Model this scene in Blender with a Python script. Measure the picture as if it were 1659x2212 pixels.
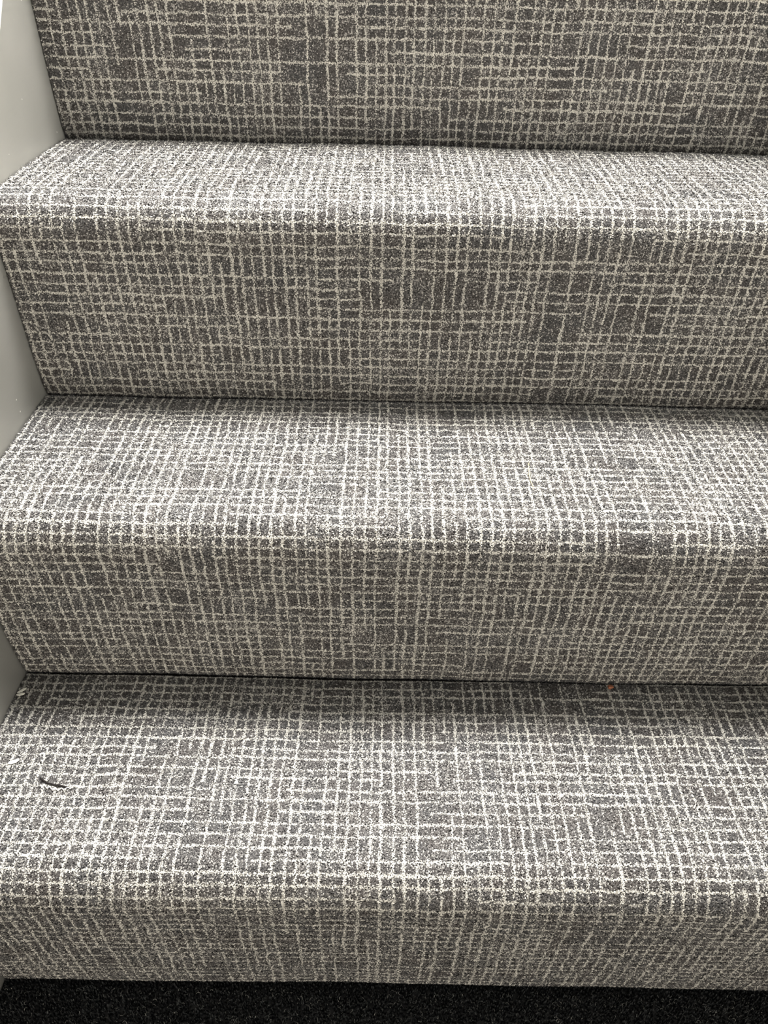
import bpy, math
import numpy as np
from mathutils import Vector, Matrix

# ------------------------------------------------------------------ clear
for o in list(bpy.data.objects):
    bpy.data.objects.remove(o, do_unlink=True)
SC = bpy.context.scene
COL = SC.collection
RNG = np.random.default_rng(11)

# ------------------------------------------------------------------ camera
PITCH, ROLL, YAW, FPX = 0.66813, 0.02526, 0.00908, 1665.27
fwd = Vector((math.sin(YAW) * math.cos(PITCH), math.cos(YAW) * math.cos(PITCH), -math.sin(PITCH)))
rgt = Vector((math.cos(YAW), -math.sin(YAW), 0.0))
up = rgt.cross(fwd)
r2 = rgt * math.cos(ROLL) + up * math.sin(ROLL)
u2 = -rgt * math.sin(ROLL) + up * math.cos(ROLL)
cam = bpy.data.cameras.new('camera')
cam.sensor_fit = 'HORIZONTAL'
cam.sensor_width = 36.0
cam.lens = FPX / 1659.0 * 36.0
cam.clip_start = 0.01
cam_ob = bpy.data.objects.new('camera', cam)
COL.objects.link(cam_ob)
m = Matrix((r2, u2, -fwd)).transposed().to_4x4()
m.translation = Vector((0.32866, -0.28336, 0.76410))
cam_ob.matrix_world = m
SC.camera = cam_ob

# ------------------------------------------------------------------ world, lamps, exposure
SC.view_settings.view_transform = 'Standard'
SC.view_settings.look = 'None'
SC.view_settings.gamma = 1.0
SC.view_settings.use_curve_mapping = False
SC.view_settings.exposure = 0.0
wd = bpy.data.worlds.new('World')
SC.world = wd
wd.use_nodes = True
bg = wd.node_tree.nodes['Background']
bg.inputs['Color'].default_value = (0.95, 0.98, 1.0, 1)
bg.inputs['Strength'].default_value = 0.19

def area_lamp(name, loc, target, size, power, color):
    l = bpy.data.lights.new(name, 'AREA')
    l.shape = 'DISK'
    l.size = size
    l.energy = power
    l.color = color
    o = bpy.data.objects.new(name, l)
    COL.objects.link(o)
    o.location = loc
    o.rotation_euler = (Vector(target) - Vector(loc)).to_track_quat('-Z', 'Y').to_euler()
    return o

area_lamp('ceiling_lamp', (0.16, 0.665, 2.08), (0.25, 0.45, 0.4), 0.46, 108.0, (1.0, 0.975, 0.945))
area_lamp('riser_fill_light', (0.22, -1.30, 0.35), (0.35, 0.0, 0.10), 0.7, 16.0, (1.0, 0.905, 0.77))  # unseen light added low behind the camera to brighten the risers

# ------------------------------------------------------------------ dimensions
R = 0.19          # rise
G = 0.1904        # going
OV = 0.0133       # nosing overhang
RAD = 0.032       # nosing radius
PILE = 0.0019     # pile height
WID = 0.73        # stair width
NSTEP = 5         # four in the picture, one more leading on above it

# ------------------------------------------------------------------ node helpers
class NT:
    def __init__(self, name):
        self.m = bpy.data.materials.new(name)
        self.m.use_nodes = True
        self.t = self.m.node_tree
        self.b = self.t.nodes['Principled BSDF']
    def n(self, typ, **kw):
        nd = self.t.nodes.new(typ)
        for k, v in kw.items():
            setattr(nd, k, v)
        return nd
    def put(self, sock, v):
        if isinstance(v, (int, float)):
            sock.default_value = v
        elif isinstance(v, tuple):
            sock.default_value = v
        else:
            self.t.links.new(v, sock)
    def math(self, op, a, b=None, c=None):
        nd = self.n('ShaderNodeMath', operation=op)
        for i, v in enumerate((a, b, c)):
            if v is not None:
                self.put(nd.inputs[i], v)
        return nd.outputs[0]
    def comb(self, x, y, z=0.0):
        nd = self.n('ShaderNodeCombineXYZ')
        for i, v in enumerate((x, y, z)):
            self.put(nd.inputs[i], v)
        return nd.outputs[0]
    def white(self, x, y=0.0, z=0.0):
        nd = self.n('ShaderNodeTexWhiteNoise', noise_dimensions='3D')
        self.put(nd.inputs['Vector'], self.comb(x, y, z))
        return nd.outputs['Value']
    def noise(self, vec, scale, detail=1.0):
        nd = self.n('ShaderNodeTexNoise', noise_dimensions='3D')
        self.put(nd.inputs['Vector'], vec)
        nd.inputs['Scale'].default_value = scale
        nd.inputs['Detail'].default_value = detail
        return nd.outputs['Fac']
    def mix(self, f, a, b):
        nd = self.n('ShaderNodeMix', data_type='RGBA')
        self.put(nd.inputs[0], f)
        self.put(nd.inputs[6], a)
        self.put(nd.inputs[7], b)
        return nd.outputs[2]
    def ramp(self, v, lo, hi):
        nd = self.n('ShaderNodeMapRange')
        nd.clamp = True
        self.put(nd.inputs[0], v)
        nd.inputs[1].default_value = lo
        nd.inputs[2].default_value = hi
        return nd.outputs[0]

def c4(r, g, b):
    return (r, g, b, 1.0)

# ------------------------------------------------------------------ materials
def carpet_material():
    k = NT('woven_grid_carpet')
    at = k.n('ShaderNodeAttribute', attribute_name='weave')
    sp = k.n('ShaderNodeSeparateXYZ')
    k.t.links.new(at.outputs['Vector'], sp.inputs[0])
    u, v, w = sp.outputs
    uv = k.comb(u, v)

    def lines(a, b, period, seg, seed, thr, half):
        # slow wander of the line, then one jittered line per period, cut into runs
        wan = k.noise(k.comb(k.math('MULTIPLY', a, 0.02), k.math('MULTIPLY', b, 0.03), seed), 1.0, 2.0)
        aw = k.math('ADD', a, k.math('MULTIPLY', k.math('SUBTRACT', wan, 0.5), 5.0))
        q = k.math('DIVIDE', aw, period)
        i = k.math('FLOOR', q)
        fr = k.math('SUBTRACT', q, i)
        jit = k.math('MULTIPLY', k.math('SUBTRACT', k.white(i, seed), 0.5), 0.2)
        d = k.math('ABSOLUTE', k.math('SUBTRACT', k.math('SUBTRACT', fr, 0.5), jit))
        d = k.math('MULTIPLY', d, period)
        s = k.math('FLOOR', k.math('ADD', k.math('DIVIDE', b, seg), k.math('MULTIPLY', k.white(i, seed + 3.0), 40.0)))
        on = k.math('GREATER_THAN', k.white(i, s, seed + 7.0), thr)
        hw = k.math('MULTIPLY', k.math('MULTIPLY_ADD', k.white(i, s, seed + 11.0), 0.55, 0.72), half)
        # tuft-sized raggedness of the line's edge
        d = k.math('ADD', d, k.math('MULTIPLY', k.math('SUBTRACT', w, 0.5), 0.6))
        hit = k.math('LESS_THAN', d, hw)
        return k.math('MULTIPLY', hit, on)

    lv = lines(u, v, 9.2, 75.0, 2.0, 0.12, 1.05)
    lh = lines(v, u, 9.7, 62.0, 31.0, 0.15, 1.02)
    ln = k.math('MAXIMUM', lv, lh)
    worn = k.ramp(k.noise(uv, 0.055, 2.0), 0.42, 0.72)
    keep = k.math('GREATER_THAN', k.white(k.math('MULTIPLY', w, 917.0), 5.0), k.math('MULTIPLY_ADD', worn, 0.52, 0.03))
    ln = k.math('MULTIPLY', ln, keep)

    # heathered ground: charcoal with paler flecks, denser in cloudy patches
    cloud = k.ramp(k.noise(uv, 0.016, 3.0), 0.35, 0.68)
    rnd = k.white(k.math('MULTIPLY', w, 531.0), 2.0)
    fl = k.math('LESS_THAN', rnd, k.math('ADD', k.math('MULTIPLY_ADD', cloud, 0.19, 0.06), k.math('MULTIPLY', worn, 0.15)))
    hue = k.ramp(k.noise(uv, 0.03, 1.0), 0.35, 0.65)
    dark = k.mix(hue, c4(0.029, 0.030, 0.033), c4(0.040, 0.032, 0.029))
    dark = k.mix(k.math('MULTIPLY', k.white(k.math('MULTIPLY', w, 77.0), 9.0), 0.75), dark, c4(0.11, 0.106, 0.103))
    fleck = k.mix(k.white(k.math('MULTIPLY', w, 219.0), 4.0), c4(0.22, 0.213, 0.205), c4(0.50, 0.485, 0.45))
    ground = k.mix(fl, dark, fleck)
    pale = k.mix(k.white(k.math('MULTIPLY', w, 61.0), 8.0), c4(0.43, 0.418, 0.378), c4(0.60, 0.585, 0.535))
    col = k.mix(ln, ground, pale)
    # single fibres within each tuft: fine streaks of tone and a few glints painted in as pale colour
    tc = k.n('ShaderNodeTexCoord')
    fib = k.noise(tc.outputs['Object'], 1500.0, 2.0)
    tone = k.math('MULTIPLY_ADD', k.ramp(fib, 0.30, 0.70), 0.85, 0.55)
    hs = k.n('ShaderNodeVectorMath', operation='SCALE')
    k.put(hs.inputs[0], col)
    k.put(hs.inputs['Scale'], tone)
    glint = k.noise(tc.outputs['Object'], 900.0, 1.0)
    col = k.mix(k.math('MULTIPLY', k.ramp(glint, 0.66, 0.74), 0.55), hs.outputs[0], c4(0.60, 0.58, 0.54))
    k.put(k.b.inputs['Base Color'], col)
    k.b.inputs['Roughness'].default_value = 0.62
    # fine fibre ends round each tuft off towards the lie of the carpet
    an = k.n('ShaderNodeAttribute', attribute_name='lie')
    ge = k.n('ShaderNodeNewGeometry')
    vm = k.n('ShaderNodeMix', data_type='VECTOR')
    vm.inputs[0].default_value = 0.55
    k.t.links.new(ge.outputs['Normal'], vm.inputs[4])
    k.t.links.new(an.outputs['Vector'], vm.inputs[5])
    nz = k.n('ShaderNodeVectorMath', operation='NORMALIZE')
    k.t.links.new(vm.outputs[1], nz.inputs[0])
    k.t.links.new(nz.outputs[0], k.b.inputs['Normal'])
    k.b.inputs['Specular IOR Level'].default_value = 0.35
    k.b.inputs['Sheen Weight'].default_value = 1.0
    k.b.inputs['Sheen Roughness'].default_value = 0.33
    return k.m

def mat_material():
    k = NT('charcoal_loop_mat')
    at = k.n('ShaderNodeAttribute', attribute_name='weave')
    sp = k.n('ShaderNodeSeparateXYZ')
    k.t.links.new(at.outputs['Vector'], sp.inputs[0])
    u, v, w = sp.outputs
    c = k.mix(k.math('POWER', w, 2.0), c4(0.009, 0.010, 0.011), c4(0.04, 0.043, 0.045))
    k.put(k.b.inputs['Base Color'], c)
    k.b.inputs['Roughness'].default_value = 0.8
    k.b.inputs['Specular IOR Level'].default_value = 0.2
    return k.m

def curl_material():
    k = NT('mat_fibre')
    at = k.n('ShaderNodeAttribute', attribute_name='weave')
    sp = k.n('ShaderNodeSeparateXYZ')
    k.t.links.new(at.outputs['Vector'], sp.inputs[0])
    u, v, w = sp.outputs
    c = k.mix(k.math('POWER', w, 3.0), c4(0.06, 0.068, 0.07), c4(0.42, 0.42, 0.38))
    k.put(k.b.inputs['Base Color'], c)
    k.b.inputs['Roughness'].default_value = 0.5
    return k.m

def paint_material():
    k = NT('satin_stringer_paint')
    tc = k.n('ShaderNodeTexCoord')
    mp = k.n('ShaderNodeMapping')
    k.t.links.new(tc.outputs['Object'], mp.inputs[0])
    mp.inputs['Scale'].default_value = (1, 14, 90)
    streak = k.noise(mp.outputs[0], 3.0, 3.0)
    blot = k.noise(tc.outputs['Object'], 14.0, 2.0)
    c = k.mix(k.ramp(blot, 0.3, 0.7), c4(0.255, 0.255, 0.236), c4(0.28, 0.278, 0.26))
    vo = k.n('ShaderNodeTexVoronoi', feature='F1')
    k.t.links.new(tc.outputs['Object'], vo.inputs['Vector'])
    vo.inputs['Scale'].default_value = 55.0
    speck = k.math('LESS_THAN', vo.outputs['Distance'], 0.045)
    c = k.mix(speck, c, c4(0.75, 0.74, 0.70))
    k.put(k.b.inputs['Base Color'], c)
    k.b.inputs['Roughness'].default_value = 0.34
    bp = k.n('ShaderNodeBump')
    bp.inputs['Strength'].default_value = 0.06
    bp.inputs['Distance'].default_value = 0.002
    k.t.links.new(streak, bp.inputs['Height'])
    k.t.links.new(bp.outputs[0], k.b.inputs['Normal'])
    return k.m

def plain(name, a, b, scale=20.0, rough=0.6):
    k = NT(name)
    tc = k.n('ShaderNodeTexCoord')
    k.put(k.b.inputs['Base Color'], k.mix(k.noise(tc.outputs['Object'], scale, 3.0), c4(*a), c4(*b)))
    k.b.inputs['Roughness'].default_value = rough
    return k.m

M_CARPET = carpet_material()
M_MAT = mat_material()
M_CURL = curl_material()
M_PAINT = paint_material()
M_EDGE = plain('white_gloss_edge', (0.80, 0.79, 0.77), (0.86, 0.85, 0.83), 30, 0.35)
M_WALL = plain('wall_emulsion', (0.62, 0.61, 0.58), (0.68, 0.67, 0.64), 8, 0.8)
M_BOARD = plain('stair_board', (0.03, 0.028, 0.026), (0.05, 0.046, 0.042), 12, 0.7)
M_BACK = plain('carpet_backing', (0.025, 0.024, 0.023), (0.04, 0.038, 0.036), 60, 0.9)
M_UNDER = plain('floor_screed', (0.03, 0.03, 0.03), (0.05, 0.05, 0.05), 15, 0.9)
M_TWIG = plain('dark_bark', (0.003, 0.002, 0.002), (0.010, 0.006, 0.005), 400, 1.0)
M_THREAD = plain('white_fibre', (0.78, 0.77, 0.74), (0.88, 0.87, 0.84), 300, 0.6)
M_PAPER = plain('white_scrap', (0.86, 0.85, 0.82), (0.92, 0.91, 0.88), 200, 0.7)
M_STRAW = plain('golden_straw', (0.72, 0.55, 0.24), (0.85, 0.70, 0.38), 200, 0.5)
M_CRUMB = plain('rusty_crumb', (0.16, 0.05, 0.02), (0.30, 0.11, 0.05), 500, 0.7)
M_LINT = plain('pale_lint', (0.66, 0.65, 0.58), (0.78, 0.77, 0.70), 300, 0.8)

# ------------------------------------------------------------------ mesh helpers
def link(name, me, mats, parent=None):
    o = bpy.data.objects.new(name, me)
    COL.objects.link(o)
    for mt in (mats if isinstance(mats, (list, tuple)) else [mats]):
        me.materials.append(mt)
    if parent is not None:
        o.parent = parent
    return o

def mesh_polys(name, verts, faces, smooth=False):
    me = bpy.data.meshes.new(name)
    me.from_pydata([tuple(map(float, p)) for p in verts], [], faces)
    if smooth:
        me.polygons.foreach_set('use_smooth', [True] * len(me.polygons))
    me.update()
    return me

def mesh_tris(name, verts, tris, weave, matidx=None, lie=None):
    me = bpy.data.meshes.new(name)
    nv, nt = len(verts), len(tris)
    me.vertices.add(nv)
    me.vertices.foreach_set('co', np.ascontiguousarray(verts, dtype=np.float32).ravel())
    me.loops.add(nt * 3)
    me.loops.foreach_set('vertex_index', np.ascontiguousarray(tris, dtype=np.int32).ravel())
    me.polygons.add(nt)
    me.polygons.foreach_set('loop_start', np.arange(nt, dtype=np.int32) * 3)
    at = me.attributes.new('weave', 'FLOAT_VECTOR', 'POINT')
    at.data.foreach_set('vector', np.ascontiguousarray(weave, dtype=np.float32).ravel())
    if lie is not None:
        at = me.attributes.new('lie', 'FLOAT_VECTOR', 'POINT')
        at.data.foreach_set('vector', np.ascontiguousarray(lie, dtype=np.float32).ravel())
    if matidx is not None:
        me.polygons.foreach_set('material_index', np.ascontiguousarray(matidx, dtype=np.int32))
    me.update(calc_edges=True)
    me.polygons.foreach_set('use_smooth', np.zeros(nt, dtype=bool))
    return me

def prism_yz(poly, x0, x1):
    n = len(poly)
    v = [(x0, y, z) for y, z in poly] + [(x1, y, z) for y, z in poly]
    f = [tuple(range(n - 1, -1, -1)), tuple(range(n, 2 * n))]
    for i in range(n):
        j = (i + 1) % n
        f.append((i, j, n + j, n + i))
    return v, f

def tube(path, radii, sides=7):
    """closed tapered tube along a list of points"""
    P = [Vector(p) for p in path]
    v, f = [], []
    for i, p in enumerate(P):
        t = (P[min(i + 1, len(P) - 1)] - P[max(i - 1, 0)]).normalized()
        a = t.cross(Vector((0, 0, 1)))
        if a.length < 1e-3:
            a = t.cross(Vector((0, 1, 0)))
        a.normalize()
        b = a.cross(t)
        for s in range(sides):
            an = 2 * math.pi * s / sides
            v.append(p + (a * math.cos(an) + b * math.sin(an)) * radii[i])
    for i in range(len(P) - 1):
        for s in range(sides):
            q = (s + 1) % sides
            f.append((i * sides + s, i * sides + q, (i + 1) * sides + q, (i + 1) * sides + s))
    f.append(tuple(range(sides - 1, -1, -1)))
    f.append(tuple(range((len(P) - 1) * sides, len(P) * sides)))
    return v, f

# ------------------------------------------------------------------ setting
fl = link('floor', mesh_polys('floor', *prism_yz([(-1.6, -0.045), (-1.6, -0.0065), (1.2, -0.0065), (1.2, -0.045)], -0.06, 0.90)), M_UNDER)
fl['kind'] = 'structure'
fl['label'] = 'dark charcoal looped carpet floor at the foot of the stairs'

STR = 0.193       # stringer top edge runs at z = y + STR
TOPY = 1.02
def stringer(name, x0, x1):
    o = link(name, mesh_polys(name, *prism_yz([(-0.12, -0.004), (-0.12, -0.12 + STR), (TOPY, TOPY + STR), (TOPY, -0.004)], x0, x1)), M_PAINT)
    o['kind'] = 'structure'
    return o
s1 = stringer('trim_1', -0.032, 0.0)
s1['label'] = 'smooth grey painted stringer board along the left of the stairs'
s2 = stringer('trim_2', WID, WID + 0.032)
s2['label'] = 'grey painted stringer board beyond the right end of the steps'
def capping(parent, x0, x1):
    t = 0.0025
    pts = [(-0.12, -0.12 + STR), (-0.12, -0.12 + STR + t), (TOPY, TOPY + STR + t), (TOPY, TOPY + STR)]
    o = link('top_edge', mesh_polys('top_edge', *prism_yz(pts, x0, x1)), M_EDGE, parent)
    o['label'] = 'bright white top edge'
capping(s1, -0.032, -0.0005)
capping(s2, WID + 0.0005, WID + 0.032)
for nm, x0, x1 in (('wall_left', -0.06, -0.032), ('wall_right', WID + 0.032, WID + 0.06)):
    wl = link(nm, mesh_polys(nm, *prism_yz([(-0.115, -0.006), (-0.115, 2.5), (TOPY, 2.5), (TOPY, -0.006)], x0, x1)), M_WALL)
    wl['kind'] = 'structure'

wb = link('wall_back', mesh_polys('wall_back', *prism_yz([(1.0, 0.9), (1.0, 2.5), (TOPY, 2.5), (TOPY, 0.9)], -0.032, WID + 0.032)), M_WALL)
wb['kind'] = 'structure'

# ------------------------------------------------------------------ carpet on the steps
def step_profile(k):
    """outer (pile-tip) line of step k from the foot of its riser over the nosing to the back of its tread: (y, z) and the part each belongs to"""
    y0, z0, z1 = k * G, k * R, (k + 1) * R
    pts, tags = [], []
    yt = y0 - OV
    zr = z1 - RAD
    n = 26
    for i in range(n + 1):                       # riser, bulging a little and tucked in at its foot
        t = i / n
        y = y0 + (yt - y0) * t - 0.0035 * math.sin(math.pi * min(1, t * 1.15)) * (1 - t) + (0.0032 * max(0, 1 - i / 1.5) if k else 0)
        z = z0 - 0.0045 + (zr - z0 + 0.0045) * t
        pts.append((y, z)); tags.append('riser')
    n = 14
    for i in range(1, n + 1):                    # nosing
        a = math.pi / 2 * i / n
        pts.append((yt + RAD - RAD * math.cos(a), zr + RAD * math.sin(a))); tags.append('nosing')
    n = 20
    ye = (k + 1) * G + 0.0005
    for i in range(1, n + 1):                    # tread
        t = i / n if i < n - 1 else (0.988 if i == n - 1 else 1.0)
        pts.append((yt + RAD + (ye - yt - RAD) * t, z1 + 0.0007 * math.sin(math.pi * t) - (0.0 if i < n - 1 else 0.0008 if i == n - 1 else 0.0045))); tags.append('tread')
    return np.array(pts), tags

def wave(x, seed):
    return (np.sin(x * 9.0 + seed * 1.7) * 0.55 + np.sin(x * 23.0 + seed * 4.1) * 0.35 + np.sin(x * 51.0 + seed * 2.3) * 0.2) * 0.0011

SPACING = 0.00100

def tufts(S, Y, Z, NY, NZ, X, s0, seed, sp, hgt, rad, nap, lean, tilt=0.3, blunt=True):
    """blunt cut yarn tufts standing on a developable strip"""
    n = len(S)
    rot = RNG.uniform(0, 2 * math.pi, n)
    h = hgt * RNG.uniform(0.78, 1.14, n)
    rr = rad * RNG.uniform(0.8, 1.2, n)
    # local frame: ex = x, et = tangent, en = normal
    TY, TZ = NZ, -NY
    root = np.stack([X, Y - NY * hgt, Z - NZ * hgt], 1)
    ex = np.zeros((n, 3)); ex[:, 0] = 1
    et = np.stack([np.zeros(n), TY, TZ], 1)
    en = np.stack([np.zeros(n), NY, NZ], 1)
    top = root + en * h[:, None] + ex * (RNG.normal(0, lean, n))[:, None] + et * (RNG.normal(nap, lean, n))[:, None]
    ti, tj = RNG.normal(0, tilt, n), RNG.normal(0, tilt, n)
    vs = np.empty((n, 4, 3))
    for j in range(3):                            # the cut end of the yarn, a little askew
        a = rot + j * 2 * math.pi / 3
        ca, sa = rr * np.cos(a), rr * np.sin(a)
        vs[:, j] = top + ex * ca[:, None] + et * sa[:, None] + en * (ca * ti + sa * tj)[:, None]
    vs[:, 3] = root
    if not blunt:                                 # looser yarn tapering to a tip
        vs[:, :3] -= (en * h[:, None])[:, None]
        vs[:, 3] = top
    tr = np.array([[0, 1, 2], [1, 0, 3]] if blunt else [[1, 0, 3], [2, 1, 3], [0, 2, 3]])
    tris = (np.arange(n)[:, None, None] * 4 + tr[None]).reshape(-1, 3)
    wv = np.stack([X * 1000, (s0 + S) * 1000, RNG.random(n)], 1)
    return vs.reshape(-1, 3), tris, np.repeat(wv, 4, 0), np.repeat(en, 4, 0)

def carpet_part(name, parent, pts, s_start, s_abs, seed, spc, x_edge=0.0012):
    """one face of a step's carpet: backing strip plus its pile, one mesh"""
    d = np.diff(pts, axis=0)
    L = np.concatenate([[0], np.cumsum(np.hypot(d[:, 0], d[:, 1]))])
    tan = np.gradient(pts, axis=0)
    tan /= np.hypot(tan[:, 0], tan[:, 1])[:, None]
    nor = np.stack([-tan[:, 1], tan[:, 0]], 1)
    # backing
    nx = 40
    xs = np.linspace(0.0004, WID - 0.0004, nx + 1)
    np_ = len(pts)
    bv = np.empty((np_, nx + 1, 3))
    bw = np.empty((np_, nx + 1, 3))
    for i in range(np_):
        off = wave(xs, seed) - PILE
        bv[i, :, 0] = xs
        bv[i, :, 1] = pts[i, 0] + nor[i, 0] * off
        bv[i, :, 2] = pts[i, 1] + nor[i, 1] * off
        bw[i, :, 0] = xs * 1000
        bw[i, :, 1] = (s_abs + L[i]) * 1000
        bw[i, :, 2] = 0.37
    ii, jj = np.meshgrid(np.arange(np_ - 1), np.arange(nx), indexing='ij')
    a = (ii * (nx + 1) + jj).ravel(); b = a + 1; c = a + nx + 1; e = c + 1
    bt = np.concatenate([np.stack([a, b, e], 1), np.stack([a, e, c], 1)])
    # pile on a jittered staggered grid
    ns = max(1, int(round(L[-1] / (spc * 0.87))))
    nxx = int((WID - 2 * x_edge) / spc)
    si = (np.arange(ns) + 0.5) / ns * L[-1]
    xi = x_edge + (np.arange(nxx) + 0.5) / nxx * (WID - 2 * x_edge)
    SS, XX = np.meshgrid(si, xi, indexing='ij')
    XX = XX + (np.arange(ns) % 2)[:, None] * spc * 0.5 - spc * 0.25
    SS = (SS + RNG.normal(0, spc * 0.2, SS.shape)).ravel()
    XX = (XX + RNG.normal(0, spc * 0.2, XX.shape)).ravel()
    SS = np.clip(SS, 0, L[-1]); XX = np.clip(XX, 0.0008, WID - 0.0008)
    Y = np.interp(SS, L, pts[:, 0]); Z = np.interp(SS, L, pts[:, 1])
    NY = np.interp(SS, L, nor[:, 0]); NZ = np.interp(SS, L, nor[:, 1])
    wv = wave(XX, seed)
    tv, tt, tw, tn = tufts(SS, Y + NY * wv, Z + NZ * wv, NY, NZ, XX, s_abs, seed, spc, PILE, spc * 0.84, -0.0001, 0.0002)
    V = np.concatenate([bv.reshape(-1, 3), tv]); T = np.concatenate([bt, tt + np_ * (nx + 1)])
    Wv = np.concatenate([bw.reshape(-1, 3), tw])
    bn = np.zeros((np_, nx + 1, 3)); bn[:, :, 1] = nor[:, 0:1]; bn[:, :, 2] = nor[:, 1:2]
    Nn = np.concatenate([bn.reshape(-1, 3), tn])
    # a few loose fibres where the cut edge meets the stringer
    nf = int(140 * L[-1] / 0.18)
    fs = RNG.uniform(0, L[-1], nf)
    fy = np.interp(fs, L, pts[:, 0]); fz = np.interp(fs, L, pts[:, 1])
    ny = np.interp(fs, L, nor[:, 0]); nz = np.interp(fs, L, nor[:, 1])
    fv = []; ft = []; fw = []; fn = []
    for q in range(nf):
        x0 = abs(RNG.normal(0.0012, 0.0012)) + 0.0004
        ln = RNG.uniform(0.0012, 0.0045)
        sd = RNG.normal(0, 0.0012)
        p = np.array([x0, fy[q], fz[q]]) - np.array([0, ny[q], nz[q]]) * 0.001
        tip = p + np.array([RNG.normal(0, 0.0007), ny[q] * ln + nz[q] * sd, nz[q] * ln - ny[q] * sd])
        tip[0] = max(tip[0], 0.0003)
        wdt = np.array([0, nz[q], -ny[q]]) * 0.00016
        bse = len(fv)
        fv += [p - wdt, p + wdt, tip]
        ft.append([bse, bse + 1, bse + 2])
        fw += [[x0 * 1000, (s_abs + fs[q]) * 1000, RNG.random()]] * 3
        fn += [[0, ny[q], nz[q]]] * 3
    T = np.concatenate([T, np.array(ft) + len(V)]); V = np.concatenate([V, np.array(fv)]); Wv = np.concatenate([Wv, np.array(fw)]); Nn = np.concatenate([Nn, np.array(fn)])
    o = link(name, mesh_tris(name, V, T, Wv, np.concatenate([np.ones(len(bt), int), np.zeros(len(T) - len(bt), int)]), Nn), [M_CARPET, M_BACK], parent)
    o['kind'] = 'stuff'
    return o, L[-1]

stair = bpy.data.objects.new('staircase', None)
COL.objects.link(stair)
stair['label'] = 'steep straight stairs covered in grey carpet with a broken cream grid pattern'
stair['category'] = 'stairs'
STEP_LABEL = ['lowest step, standing on the dark floor', 'second step up from the dark floor', 'third step up, with the brightest lit tread', 'fourth step up, only its dark riser in view']
run = 0.31
for k in range(NSTEP):
    pts, tags = step_profile(k)
    # boarding under the carpet
    inn = 0.0075
    yb, zt = k * G + inn, (k + 1) * R - inn
    ye = (k + 1) * G + 0.045
    prof = [(yb, k * R + 0.001 if k else 0.0), (yb - OV + 0.004, zt - 0.03), (yb - OV + 0.006, zt - 0.018), (yb - OV + 0.014, zt - 0.006), (yb - OV + 0.026, zt), (ye, zt), (ye, k * R + 0.001 if k else 0.0)]
    st = link('step', mesh_polys('step', *prism_yz(prof, 0.0002, WID - 0.0002)), M_BOARD, stair)
    if k < len(STEP_LABEL):
        st['label'] = STEP_LABEL[k]
    iR = [i for i, t in enumerate(tags) if t == 'riser']
    iN = [iR[-1]] + [i for i, t in enumerate(tags) if t == 'nosing']
    iT = [iN[-1]] + [i for i, t in enumerate(tags) if t == 'tread']
    for nm, idx in (('riser', iR), ('nosing', iN), ('tread', iT)):
        o, L = carpet_part(nm, st, pts[idx], 0.0, run, k + 1, 0.0022 if (k == NSTEP - 1 or (k == NSTEP - 2 and nm == 'tread')) else SPACING)
        run += L
    run += 0.0137

# ------------------------------------------------------------------ pile of the dark floor
def floor_pile():
    sp = 0.0022
    h = 0.006
    y0, y1 = -0.30, 0.004
    xs = np.arange(0.0015, WID - 0.001, sp)
    ys = np.arange(y0, y1, sp)
    X, Y = np.meshgrid(xs, ys)
    n = X.size
    X = (X + RNG.normal(0, sp * .25, X.shape)).ravel(); Y = (Y + RNG.normal(0, sp * .25, Y.shape)).ravel()
    X = np.clip(X, 0.001, WID - 0.001)
    one = np.ones(n); zero = np.zeros(n)
    tv, tt, tw, _ = tufts(Y, Y, zero - 0.0003, zero, one, X, 0.0, 0, sp, h, sp * 0.75, 0.0, 0.0011, 0.2, False)
    V = [tv]; T = [tt]; Wt = [tw]; MI = [np.zeros(len(tt), int)]
    base = len(tv)
    # curled single fibres lying over the loops
    nf = 15000
    cx = RNG.uniform(0.003, WID - 0.003, nf); cy = RNG.uniform(-0.17, -0.007, nf)
    rad = RNG.uniform(0.0005, 0.0022, nf); ph = RNG.uniform(0, 6.283, nf)
    arc = RNG.uniform(0.5, 2.6, nf); tilt = RNG.uniform(-0.9, 0.9, nf); hw = RNG.uniform(0.00004, 0.00011, nf)
    z0 = RNG.uniform(-0.0035, 0.0004, nf)
    seg = 5
    t = np.linspace(0, 1, seg + 1)
    A = ph[:, None] + arc[:, None] * t[None]
    px = cx[:, None] + rad[:, None] * np.cos(A)
    py = cy[:, None] + rad[:, None] * np.sin(A) * np.cos(tilt)[:, None]
    pz = z0[:, None] + rad[:, None] * np.sin(A) * np.sin(tilt)[:, None] + 0.0008 * np.sin(t * math.pi)[None]
    dx = np.cos(A) * hw[:, None]; dy = np.sin(A) * hw[:, None]
    vv = np.empty((nf, seg + 1, 2, 3))
    vv[:, :, 0] = np.stack([px - dx, py - dy, pz], 2)
    vv[:, :, 1] = np.stack([px + dx, py + dy, pz], 2)
    vv[..., 0] = np.clip(vv[..., 0], 0.0005, WID - 0.0005)
    tr = []
    for s in range(seg):
        a = 2 * s
        tr += [[a, a + 1, a + 3], [a, a + 3, a + 2]]
    tr = np.array(tr)
    T.append((np.arange(nf)[:, None, None] * (seg + 1) * 2 + tr[None]).reshape(-1, 3) + base)
    V.append(vv.reshape(-1, 3))
    wv = np.stack([cx, cy, RNG.random(nf)], 1)
    Wt.append(np.repeat(wv, (seg + 1) * 2, 0))
    MI.append(np.ones(nf * seg * 2, int))
    o = link('floor_pile', mesh_tris('floor_pile', np.concatenate(V), np.concatenate(T), np.concatenate(Wt), np.concatenate(MI)), [M_MAT, M_CURL], fl)
    o['kind'] = 'stuff'
floor_pile()

# ------------------------------------------------------------------ litter on the treads
def thing(o, label, cat):
    o['label'] = label
    o['category'] = cat
    return o

T1, T2 = R + 0.0005, 2 * R + 0.0005
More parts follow.
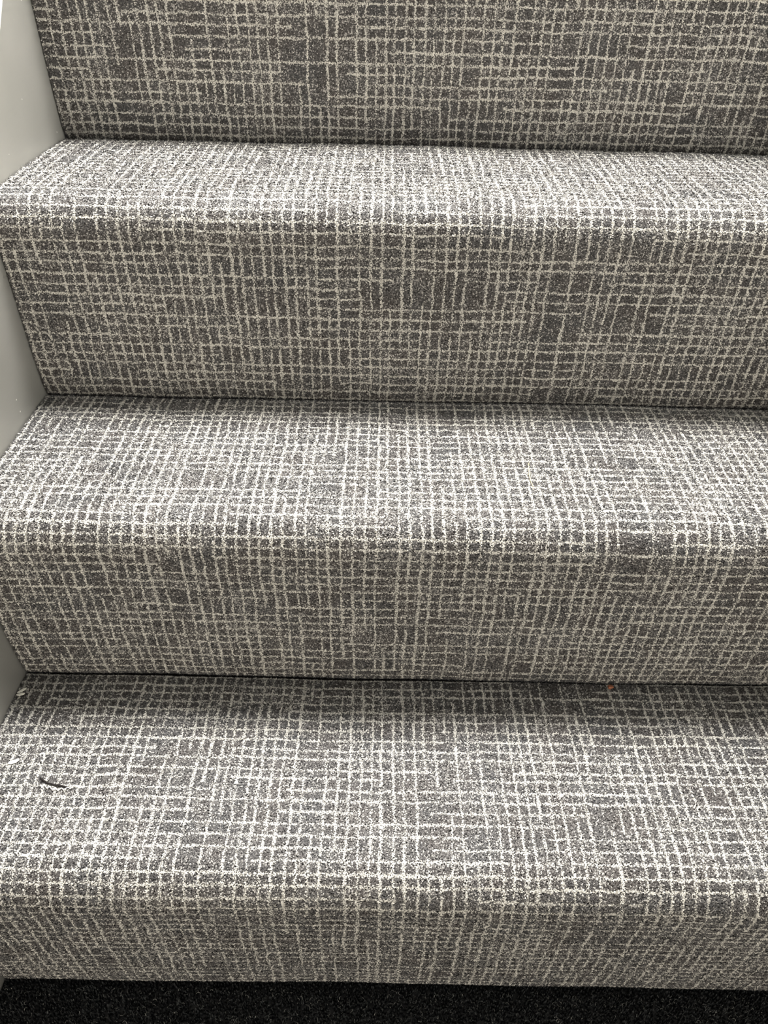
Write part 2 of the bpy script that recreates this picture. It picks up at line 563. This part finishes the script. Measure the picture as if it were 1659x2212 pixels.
# dark twig: bent, tapering, with a short side splinter
path = [(0.0530, 0.0792, T1 + .0016), (0.0562, 0.0768, T1 + .0013), (0.0605, 0.0741, T1 + .0012), (0.0660, 0.0726, T1 + .0012), (0.0720, 0.0716, T1 + .0014), (0.0775, 0.0707, T1 + .0011), (0.0812, 0.0700, T1 + .0008)]
tw = link('twig', mesh_polys('twig', *tube(path, [.0002, .0006, .0008, .0007, .0009, .0006, .0002]), smooth=True), M_TWIG)
thing(tw, 'thin dark brown twig lying on the lowest tread near the left stringer', 'twig')
link('splinter', mesh_polys('splinter', *tube([(0.0560, 0.0770, T1 + .0014), (0.0552, 0.0752, T1 + .0014), (0.0556, 0.0738, T1 + .001)], [.0006, .0004, .0001]), smooth=True), M_TWIG, tw)
# white thread wriggling beside the twig
path = []
for i in range(40):
    t = i / 39
    path.append((0.0585 + 0.0265 * t, 0.0716 - 0.0035 * math.sin(t * 3.0) + 0.0009 * math.sin(t * 34), T1 + .0019 + 0.0004 * math.sin(t * 21)))
th = link('thread', mesh_polys('thread', *tube(path, [.00036] * 40, 5), smooth=True), M_THREAD)
thing(th, 'fine wavy white thread lying along the dark twig', 'thread')
# folded white paper scrap
v = []
pr = [(-.0046, -.0004), (-.002, -.0019), (.002, -.0021), (.0048, -.0004), (.0044, .0012), (.0012, .0013), (-.0025, .0014)]
ca, sa = math.cos(0.42), math.sin(0.42)
for dz in (0.0, 0.0005):
    for x, y in pr:
        v.append((0.0258 + x * ca - y * sa, 0.0933 + x * sa + y * ca, T1 + .0006 + dz + 0.16 * abs(y) + 0.06 * abs(x)))
n = len(pr)
f = [tuple(range(n - 1, -1, -1)), tuple(range(n, 2 * n))] + [(i, (i + 1) % n, n + (i + 1) % n, n + i) for i in range(n)]
pp = link('paper_scrap', mesh_polys('paper_scrap', v, f), M_PAPER)
thing(pp, 'tiny curled white paper scrap at the left end of the lowest tread', 'paper scrap')
# straw
path = [(0.4592, 0.2740, T2 + .0012), (0.4582, 0.2660, T2 + .0016), (0.4575, 0.2580, T2 + .0018), (0.4572, 0.2500, T2 + .0017), (0.4578, 0.2430, T2 + .0013), (0.4588, 0.2372, T2 + .0006)]
sw = link('straw', mesh_polys('straw', *tube(path, [.0003, .00042, .00046, .00046, .0004, .0002], 6), smooth=True), M_STRAW)
thing(sw, 'single golden strand of straw on the middle tread', 'straw')
# rusty crumb in the crease
rc = np.random.default_rng(3)
v = []
rings, sides = 5, 8
for i in range(rings + 1):
    a = math.pi * i / rings
    for s in range(sides):
        b = 2 * math.pi * s / sides
        q = 0.0026 * rc.uniform(0.75, 1.2)
        v.append((0.5492 + q * math.sin(a) * math.cos(b) * 1.25, 0.1835 + q * math.sin(a) * math.sin(b) * 0.9, T1 + 0.0016 + q * math.cos(a) * 0.8))
f = [(i * sides + s, i * sides + (s + 1) % sides, (i + 1) * sides + (s + 1) % sides, (i + 1) * sides + s) for i in range(rings) for s in range(sides)]
cb = link('crumb', mesh_polys('crumb', v, f, smooth=False), M_CRUMB)
thing(cb, 'rusty brown crumb in the crease behind the lowest tread', 'crumb')
# two-lobed pale lint against the stringer
def flake(cx, cy, cz, l, w, ang, bow):
    v, f = [], []
    n = 8
    for dz in (0, 0.0005):
        for i in range(n):
            a = 2 * math.pi * i / n
            x, y = l * math.cos(a), w * math.sin(a)
            v.append((cx + x * math.cos(ang) - y * math.sin(ang), cy + x * math.sin(ang) + y * math.cos(ang), cz + dz + bow * (x / l) ** 2 * 0.001 + 0.0006 * abs(y) / w))
    f = [tuple(range(n - 1, -1, -1)), tuple(range(n, 2 * n))] + [(i, (i + 1) % n, n + (i + 1) % n, n + i) for i in range(n)]
    return v, f
lint = link('lint', mesh_polys('lint', *flake(0.0056, 0.1672, T1 + 0.0008, 0.0045, 0.0014, 0.75, 0.8)), M_LINT)
thing(lint, 'pale fluff of lint against the grey stringer on the lowest tread', 'lint')
link('lobe', mesh_polys('lobe', *flake(0.0060, 0.1628, T1 + 0.0008, 0.0038, 0.0013, 0.25, 0.8)), M_LINT, lint)
